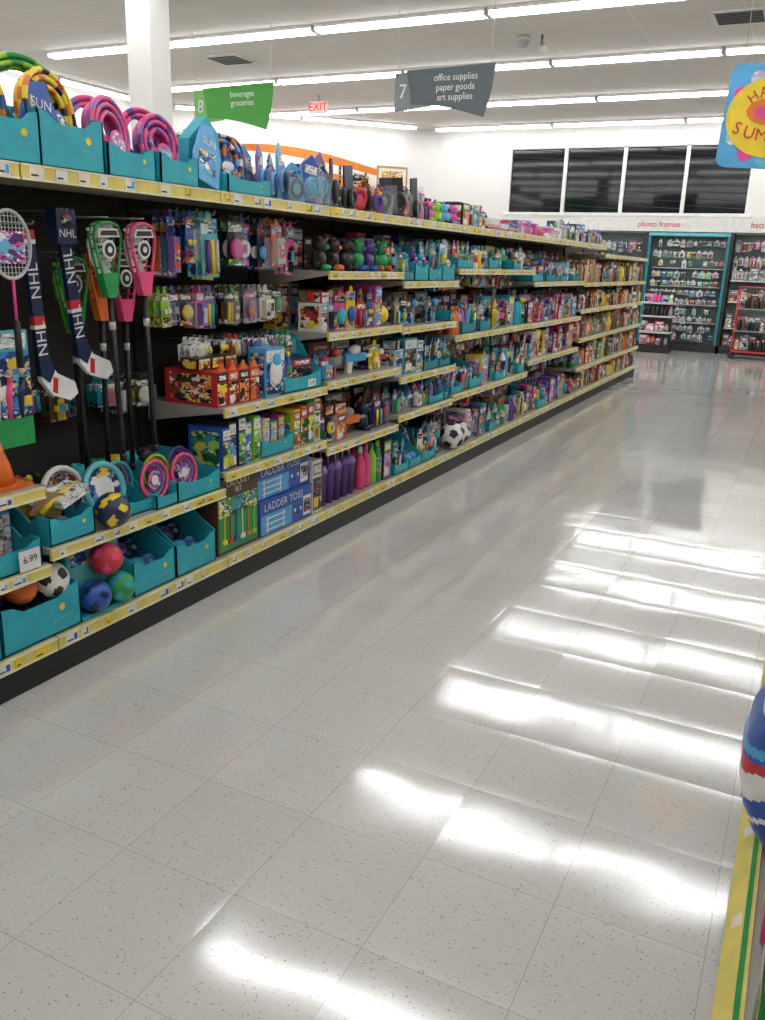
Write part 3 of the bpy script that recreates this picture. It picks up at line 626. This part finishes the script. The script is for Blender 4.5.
for q in range(3): mb.tube(M@T((-.05+q*.05,-.004,0)),[(0,0,-.3),(.0,0,-.22),(.01,0,-.16)],[.006,.013,.01],('white','hot','navy')[q],6); mb.sphere(M@T((-.04+q*.05,-.004,-.14)),.012,'peach',8,6)
mb.obj('boxed_sports_net')
mb=MB(); hang(mb,PL,2.1,3.0,1.02,(.12,.2),r,dp=.34,cols=['dark','black','navy','brown','teal_d'],prs=['p_dark','p_blue']); mb.obj('hanging_toy_packages')

# ---------------- top shelf ----------------
z=TOP+.001
for c,w,h in ((1.4,.3,.12),(1.73,.3,.12),(2.04,.28,.13),(2.31,.3,.14),(2.6,.26,.09),(2.87,.24,.09),(3.35,.34,.06)):
    mb=MB(); tray(mb,PL(c,z,.01),w-.01,.34,h*1.6,h,txt='SUN'); mb.obj('cardboard_display_tray')
YB2=['yellow','yellow','orange','yellow','black']; PK=['hot','pink','pink','violet']; 
for n,(yy,cols,card,Rr,dp,bd) in enumerate(((1.45,range(6),'blue',.14,.06,YB2),(1.75,range(6),'pink',.14,.06,PK),(2.0,range(6),'blue',.145,.06,['yellow','sky','yellow','orange','blue']),(2.1,range(4),'sky',.16,.2,['red','orange','yellow','green']),(2.33,range(8),'blue',.135,.06,YB2),(2.31,range(5),'blue',.165,.2,['green','lime','green','lime','green']),
    (2.6,range(7),'pink',.115,.06,PK),(2.66,range(4),'pink',.125,.2,['violet','pink','hot']),(2.86,range(7),'pink',.105,.06,PK+['purple']),(2.92,range(4),'pink',.125,.2,['purple','hot','pink']),(3.3,range(6),'blue',.1,.08,['blue','sky','orange','navy','white']),(3.42,range(5),'sky',.1,.1,['orange','blue','navy','grey']),(3.24,range(5),'sky',.105,.2,['white','dark','teal']))):
    mb=MB(); coil(mb,PL(yy,z+.03,dp,r.uniform(-.25,.25))@R(-.12,'X')@R(r.uniform(-.2,.2),'Y'),Rr,list(cols),card,bands=bd); mb.obj('swim_ring_coil')
for yy,c,ti in ((1.97,'sky',-.25),(2.2,'blue',.15),(3.06,'sky',.3)):
    mb=MB(); M=PL(yy,z,.03)@R(-.15,'X')@R(ti,'Y')
    mb.prism(M,[(-.08,.03),(.08,.03),(.08,.16),(.02,.28),(-.05,.26),(-.09,.12)],0,.01,c); mb.quad(M,-.06,.05,.07,.16,-.002,'p_blue'); mb.text(M@T((0,-.003,.2)),'SUN',.045,'white'); mb.obj('swim_toy_package')
mb=MB(); M=PL(3.14,z,.1); mb.prism(M,[(-.12,0),(.14,0),(.1,.24),(.02,.3),(-.1,.2)],0,.06,'teal'); mb.obj('cardboard_display_bin')
rt=random.Random(9)
mb=MB(); s=3.52
while s<4.15:
    for dp in (.04,.16):
        hh=rt.uniform(.19,.28); M=PL(s+rt.uniform(-.01,.01),z,dp+rt.uniform(0,.03),rt.uniform(-.5,.5))@R(rt.uniform(-.12,.12),'Y'); w=.055
        mb.prism(M,[(-w,0),(w,0),(w,hh*.8),(.0,hh),(-w,hh*.8)],0.02,.03,rt.choice(('blue','sky','teal','sky','violet','p_blue')))
        mb.sphere(M@T((0,.01,hh*.35))@S(1,.6,1.2),.042,rt.choice(('sky','teal','blue','sky','aqua')),12,8); mb.torus(M@T((0,-.012,hh*.35))@R(pi/2,'X')@S(1,1.2,1),.032,.009,rt.choice(('blue','navy','purple','teal')),14,6); mb.quad(M,-w*.8,w*.8,hh*.62,hh*.78,.018,rt.choice(('p_text','p_blue')))
        mb.box(M,-w,w,-.03,-.028,.01,hh*.6,'clear')
    s+=.1
mb.obj('swim_goggle_packages')
mb=MB(); s=4.18
while s<5.25:
    for dp in (.03,.18):
        M=PL(s,z,dp+rt.uniform(0,.03),rt.uniform(-.6,.6))@R(rt.uniform(-.15,.15),'Y'); c=rt.choice(('black','purple','dark','red','navy','black')); hh=rt.uniform(.14,.25); sc=rt.uniform(.85,1.2)
        mb.box(M,-.05,.05,.03,.04,0,hh,rt.choice(('black','purple','dark','p_dark','p_red','p_dark','navy')))
        mb.torus(M@T((0,.01,.07*sc))@R(pi/2,'X')@S(sc,1.2*sc,1),.035,.014,c,16,7); mb.disc(M,0,.07*sc,.028,.01,rt.choice(('yellow','grey','dark','purple','red','hot')),12)
        if rt.random()<.4: mb.box(M,-.052,.052,-.012,-.01,.01,hh*.8,'clear')
    s+=rt.uniform(.08,.12)
mb.obj('swim_mask_packages')
mb=MB(); fill(mb,PL,5.27,6.6,z,.16,['stand','bottle','gun','plush','carton'],r,cols=['green','purple','pink','navy','red','sky','yellow','black','lime']); mb.obj('pool_toys')
mb=MB(); fill(mb,PL,5.27,7.0,z,.22,['bottle','stand','carton'],r,dp=.3,cols=['green','purple','dark','navy','red','sky','dark']); mb.obj('pool_toys')
mb=MB(); fill(mb,PL,6.62,8.6,z,.12,['books','books','carton'],r,cols=['pink','peach','white','sky','violet','red','hot'],prs=['p_pastel','p_pink']); mb.obj('folded_pool_floats')
mb=MB(); fill(mb,PL,8.6,10.5,z,.2,['carton','stand'],r,cols=['purple','sky','blue','violet','white','navy'],prs=['p_pink','p_blue','p_gray']); mb.obj('boxed_pool_toys')
mb=MB(); fill(mb,PL,5.3,8.0,z,.16,['carton','stand'],r,dp=.5); fill(mb,PL,3.55,5.3,z,.16,['carton'],r,dp=.45,cols=['dark','navy','blue']); mb.obj('boxed_pool_toys')
mb=MB(); fill(mb,PL,.2,1.25,z,.2,['carton','ball'],r); mb.obj('boxed_pool_toys')

# ---------------- far corner wall graphics ----------------
Mc=T((-10.35,16.3,0))@R(math.radians(45),'Z')
mb=MB(); n=12; A=[(-1.2+3.0*t/n,3.42+.34*math.sin(pi*(.35+.65*t/n))) for t in range(n+1)]; Bq=[(x,zq-.12-.06*math.sin(pi*i/n)) for i,(x,zq) in enumerate(A)][::-1]
mb.prism(Mc,A+Bq,-.2,-.15,'orange_wall')
mb.prism(Mc,[(-.2,2.6),(1.1,2.6),(1.1,3.25),(-.2,3.35)],-.26,-.21,'orange_wall'); mb.prism(Mc,[(-2.2,2.6),(-.9,2.6),(-.9,3.3),(-2.2,3.3)],-.26,-.21,'kraft'); mb.disc(Mc,-1.5,3.1,.22,-.28,'lime')
M=Mc@T((2.15,-.2,3.25)); mb.box(M,-.35,.35,0,.03,-.25,.25,'kraft'); mb.quad(M,-.31,.31,-.21,.21,-.002,'cream'); mb.quad(M,-.24,.24,-.15,.15,-.004,'p_orange'); mb.obj('wall_department_sign')

# ---------------- back wall displays ----------------
mb=MB()
mb.box(I,-4.6,4.0,18.6,18.8,0,2.26,'display_panel'); mb.box(I,-4.6,4.0,18.22,18.8,2.28,2.54,'white'); mb.box(I,-4.6,4.0,18.2,18.8,0,.14,'dark')
for x,t in ((-3.05,'photo frames'),(-1.1,'batteries'),(.9,'electronics')): mb.text(T((x,18.21,2.41)),t,.15,'red')
for x in (-4.6,-3.25,-1.66,0,1.4,2.8,4.0): mb.box(I,x-.03,x+.03,18.2,18.6,0,2.26,'dark')
for z in (.5,1.0,1.4): mb.box(I,-1.6,4.0,18.3,18.6,z-.02,z,'white')
for z in (.55,.9,1.25,1.6): mb.box(I,-3.12,-1.78,18.36,18.6,z-.015,z,'lgrey')
mb.box(I,-3.22,-1.69,18.22,18.3,2.2,2.26,'aqua'); mb.box(I,-3.22,-3.17,18.22,18.3,.14,2.2,'teal_d'); mb.box(I,-1.74,-1.69,18.22,18.3,.14,2.2,'teal_d')
mb.obj('back_wall_display')
mb=MB(); r2=random.Random(3)
for z in (2.14,1.94,1.76,1.55,1.38,1.2,1.02,.85,.68,.5,.34): hang(mb,PB,-3.12,-1.8,z,(.1,.16),r2,dp=.02,back=.25,cols=['grey','lgrey','white','dark','white','green','teal_d'],prs=['p_gray','p_gray','p_text','p_green'],wr=(.07,.14),n=1,skip=.12)
mb.obj('hanging_phone_accessories')
mb=MB()
for z in (2.15,1.85): hang(mb,PB,-1.6,3.9,z,(.15,.24),r2,dp=.02,back=.25,cols=['pink','grey','peach','lgrey','dark','brown','white'],prs=['p_magenta','p_gray'],n=1)
for z in (.14,.5,1.0,1.4): fill(mb,PB,-1.6,3.9,z,.28,['carton','stand'],r2,cols=['grey','red','grey','dark','peach','white','brown'],prs=['p_magenta','p_gray','p_gray'])
mb.obj('hanging_battery_packages')
mb=MB()
for z in (2.1,1.8,1.5,1.2,.9,.6): hang(mb,PB,-4.5,-3.3,z,(.16,.24),r2,dp=.02,back=.25,cols=['teal_d','grey','dark','red','white','lgrey'],prs=['p_dark','p_bright','p_gray'],n=1)
mb.obj('hanging_photo_frames')
mb=MB(); M=T((-2.75,17.3,0)); mb.box(M,-.3,.3,0,.4,0,.16,'black'); mb.box(M,-.28,.28,.17,.23,.16,1.15,'dark')
for z in (.4,.7,.95): mb.box(M,-.29,.29,.02,.38,z-.02,z,'white'); mb.box(M,-.29,.29,0,.02,z-.03,z,'lgrey')
PS=lambda s,z,dp,yaw=0: T((s,17.3+dp,z))
for z in (.16,.4,.7,.95): fill(mb,PS,-3.03,-2.47,z+.001,.2,['bottle','carton'],r2,cols=['black','red','pink','green','dark','grey','white'])
mb.obj('freestanding_merchandise_rack')
mb=MB(); M=T((-1.0,17.3,0))
for x in (-.33,.33):
    for y in (0,.4):
        mb.cyl(M@T((x,y,.1)),.012,1.15,'red',8); mb.torus(M@T((x,y,.05))@R(pi/2,'X'),.035,.016,'black',12,6)
mb.box(M,-.34,.34,-.01,.41,.12,.15,'red')
for z in (.5,.9): mb.box(M,-.34,.34,-.01,.41,z,z+.02,'grey')
mb.tube(M,[(-.33,0,1.25),(-.33,0,1.3),(.33,0,1.3),(.33,0,1.25)],.012,'red')
PC=lambda s,z,dp,yaw=0: T((s,17.32+dp,z))
for z in (.165,.525,.925): fill(mb,PC,-1.3,-.7,z,.25,['carton','bottle'],r2,cols=['dark','grey','black','brown','white','red'],prs=['p_gray','p_magenta'])
mb.obj('stocking_cart')

# ---------------- right gondola ----------------
mb=MB()
mb.box(I,.1,1.1,.35,13.3,0,.1,'black'); mb.box(I,.08,.55,.35,13.3,.1,.16,'shelfmetal'); mb.box(I,.55,.65,.35,13.3,0,1.78,'pegboard'); mb.box(I,.65,1.1,.35,13.3,.1,.16,'shelfmetal')
mb.add([(.03,.35,.11),(.085,.35,.165),(.085,13.3,.165),(.03,13.3,.11),(.03,.35,.1),(.085,.35,.1),(.085,13.3,.1),(.03,13.3,.1)],[(0,1,2,3),(4,7,6,5),(0,3,7,4),(1,5,6,2),(0,4,5,1),(3,2,6,7)],'edge')
mb.add([(.066,.35,.1485),(.0765,.35,.159),(.0765,13.3,.159),(.066,13.3,.1485)],[(0,1,2,3)],'green')
rr=random.Random(5)
y=.5
while y<6:
    l=rr.uniform(.04,.06); c=rr.choice(('white','cream','yellow')); mb.add([(.042,y,.1235),(.062,y,.1435),(.062,y+l,.1435),(.042,y+l,.1235)],[(0,1,2,3)],c); y+=l+rr.uniform(.1,.35)
for zz in (.6,.95,1.3,1.78): mb.box(I,.24,.55,.35,13.3,zz-.02,zz,'shelfmetal'); mb.box(I,.225,.24,.35,13.3,zz-.042,zz,'edge')
mb.obj('store_shelving_unit')
PRr=lambda s,z,dp,yaw=0: T((.1+dp,s,z))@R(-pi/2+yaw,'Z')
mb=MB()
carton(mb,PRr(1.42,.165,.0),.16,.3,.2,'green','p_green','green',rr); carton(mb,PRr(1.6,.165,.01),.16,.3,.22,'white','p_green','lime',rr); carton(mb,PRr(1.25,.165,.01),.14,.3,.22,'green','p_green','white',rr); carton(mb,PRr(1.78,.165,.0),.14,.3,.22,'hot','p_pink','hot',rr); carton(mb,PRr(1.92,.165,.0),.1,.3,.27,'white','p_pastel','purple',rr)
fill(mb,PRr,.4,1.15,.165,.3,['carton'],rr,cols=['white','lime','sky']); fill(mb,PRr,2.45,13.2,.165,.24,['carton'],rr,dp=.06)
mb.obj('shelf_merchandise')
PR2=lambda s,z,dp,yaw=0: T((.26+dp,s,z))@R(-pi/2+yaw,'Z')
for zz in (.6,.95,1.3,1.78):
    mb=MB(); fill(mb,PR2,.4,13.2,zz+.001,.22,['carton','bottle','stand'],rr); mb.obj('shelf_merchandise')
def bag(yc,c,pr,hh=.42):
    mb=MB(); M=T((.145,yc,.166)); n=72;k=64; vs=[];fs=[];ml=[]
    for a in range(k+1):
        t=a/k; zz=hh*t; ww=(math.sin(pi*min(1,max(0,t*.94+.03)))**.35)
        for i in range(n):
            an=2*pi*i/n; e=.55; cx=abs(math.cos(an))**e*(1 if math.cos(an)>0 else -1); cy=abs(math.sin(an))**e*(1 if math.sin(an)>0 else -1)
            j=1+.03*math.sin(9*t+3*an)+.012*math.sin(31*t-7*an); th=.14*ww if t<.9 else .14*ww*.6
            vs.append((cx*th*j,cy*.18*(.8+.2*ww)*j,zz))
    for a in range(k):
        for i in range(n):
            fs.append((a*n+i,a*n+(i+1)%n,(a+1)*n+(i+1)%n,(a+1)*n+i)); t=a/k; an=2*pi*i/n; q=t+.04*math.sin(an*2+1)
            ml.append('red' if .5<q<.57 else ('white' if (.34<q<=.5 or q>.86 or .2<q<.23) else ('sky' if .6<q<.66 else c)))
    fs.append(tuple(range(n))[::-1]); fs.append(tuple(k*n+i for i in range(n))); ml+=[c,'white']
    mb.add(vs,fs,None,M,True,ml)
    mb.obj('charcoal_bag')
bag(2.18,'blue','white')
mb=MB(); M=T((-.01,2.35,.86)); mb.tube(M,[(.24,0,.28),(.02,0,.28),(0,0,.26),(0,0,.1)],.004,'dark',5); mb.prism(M,[(-.012,-.02),(.012,-.02),(.012,.06),(-.012,.06)],0,.03,'dark'); mb.sphere(M@T((0,.01,.02))@S(.6,1,1),.015,'grey',10,7); mb.obj('clip_strip_merchandise')

# ---------------- world & camera ----------------
w=bpy.data.worlds.new('world'); scene.world=w; w.use_nodes=True; w.node_tree.nodes['Background'].inputs[0].default_value=(.02,.025,.04,1); w.node_tree.nodes['Background'].inputs[1].default_value=.3
cam=bpy.data.cameras.new('camera'); co=bpy.data.objects.new('camera',cam); scene.collection.objects.link(co); scene.camera=co
cam.sensor_fit='VERTICAL'; cam.sensor_height=36; cam.lens=848/1020*36; cam.clip_start=.02
right=Vector((.8936,.4478,.0334)).normalized(); up=Vector((-.155,.2379,.9589)); up=(up-right*up.dot(right)).normalized(); back=right.cross(up)
Mx=Matrix((right,up,back)).transposed().to_4x4(); Mx.translation=(0,0,1.54); co.matrix_world=Mx
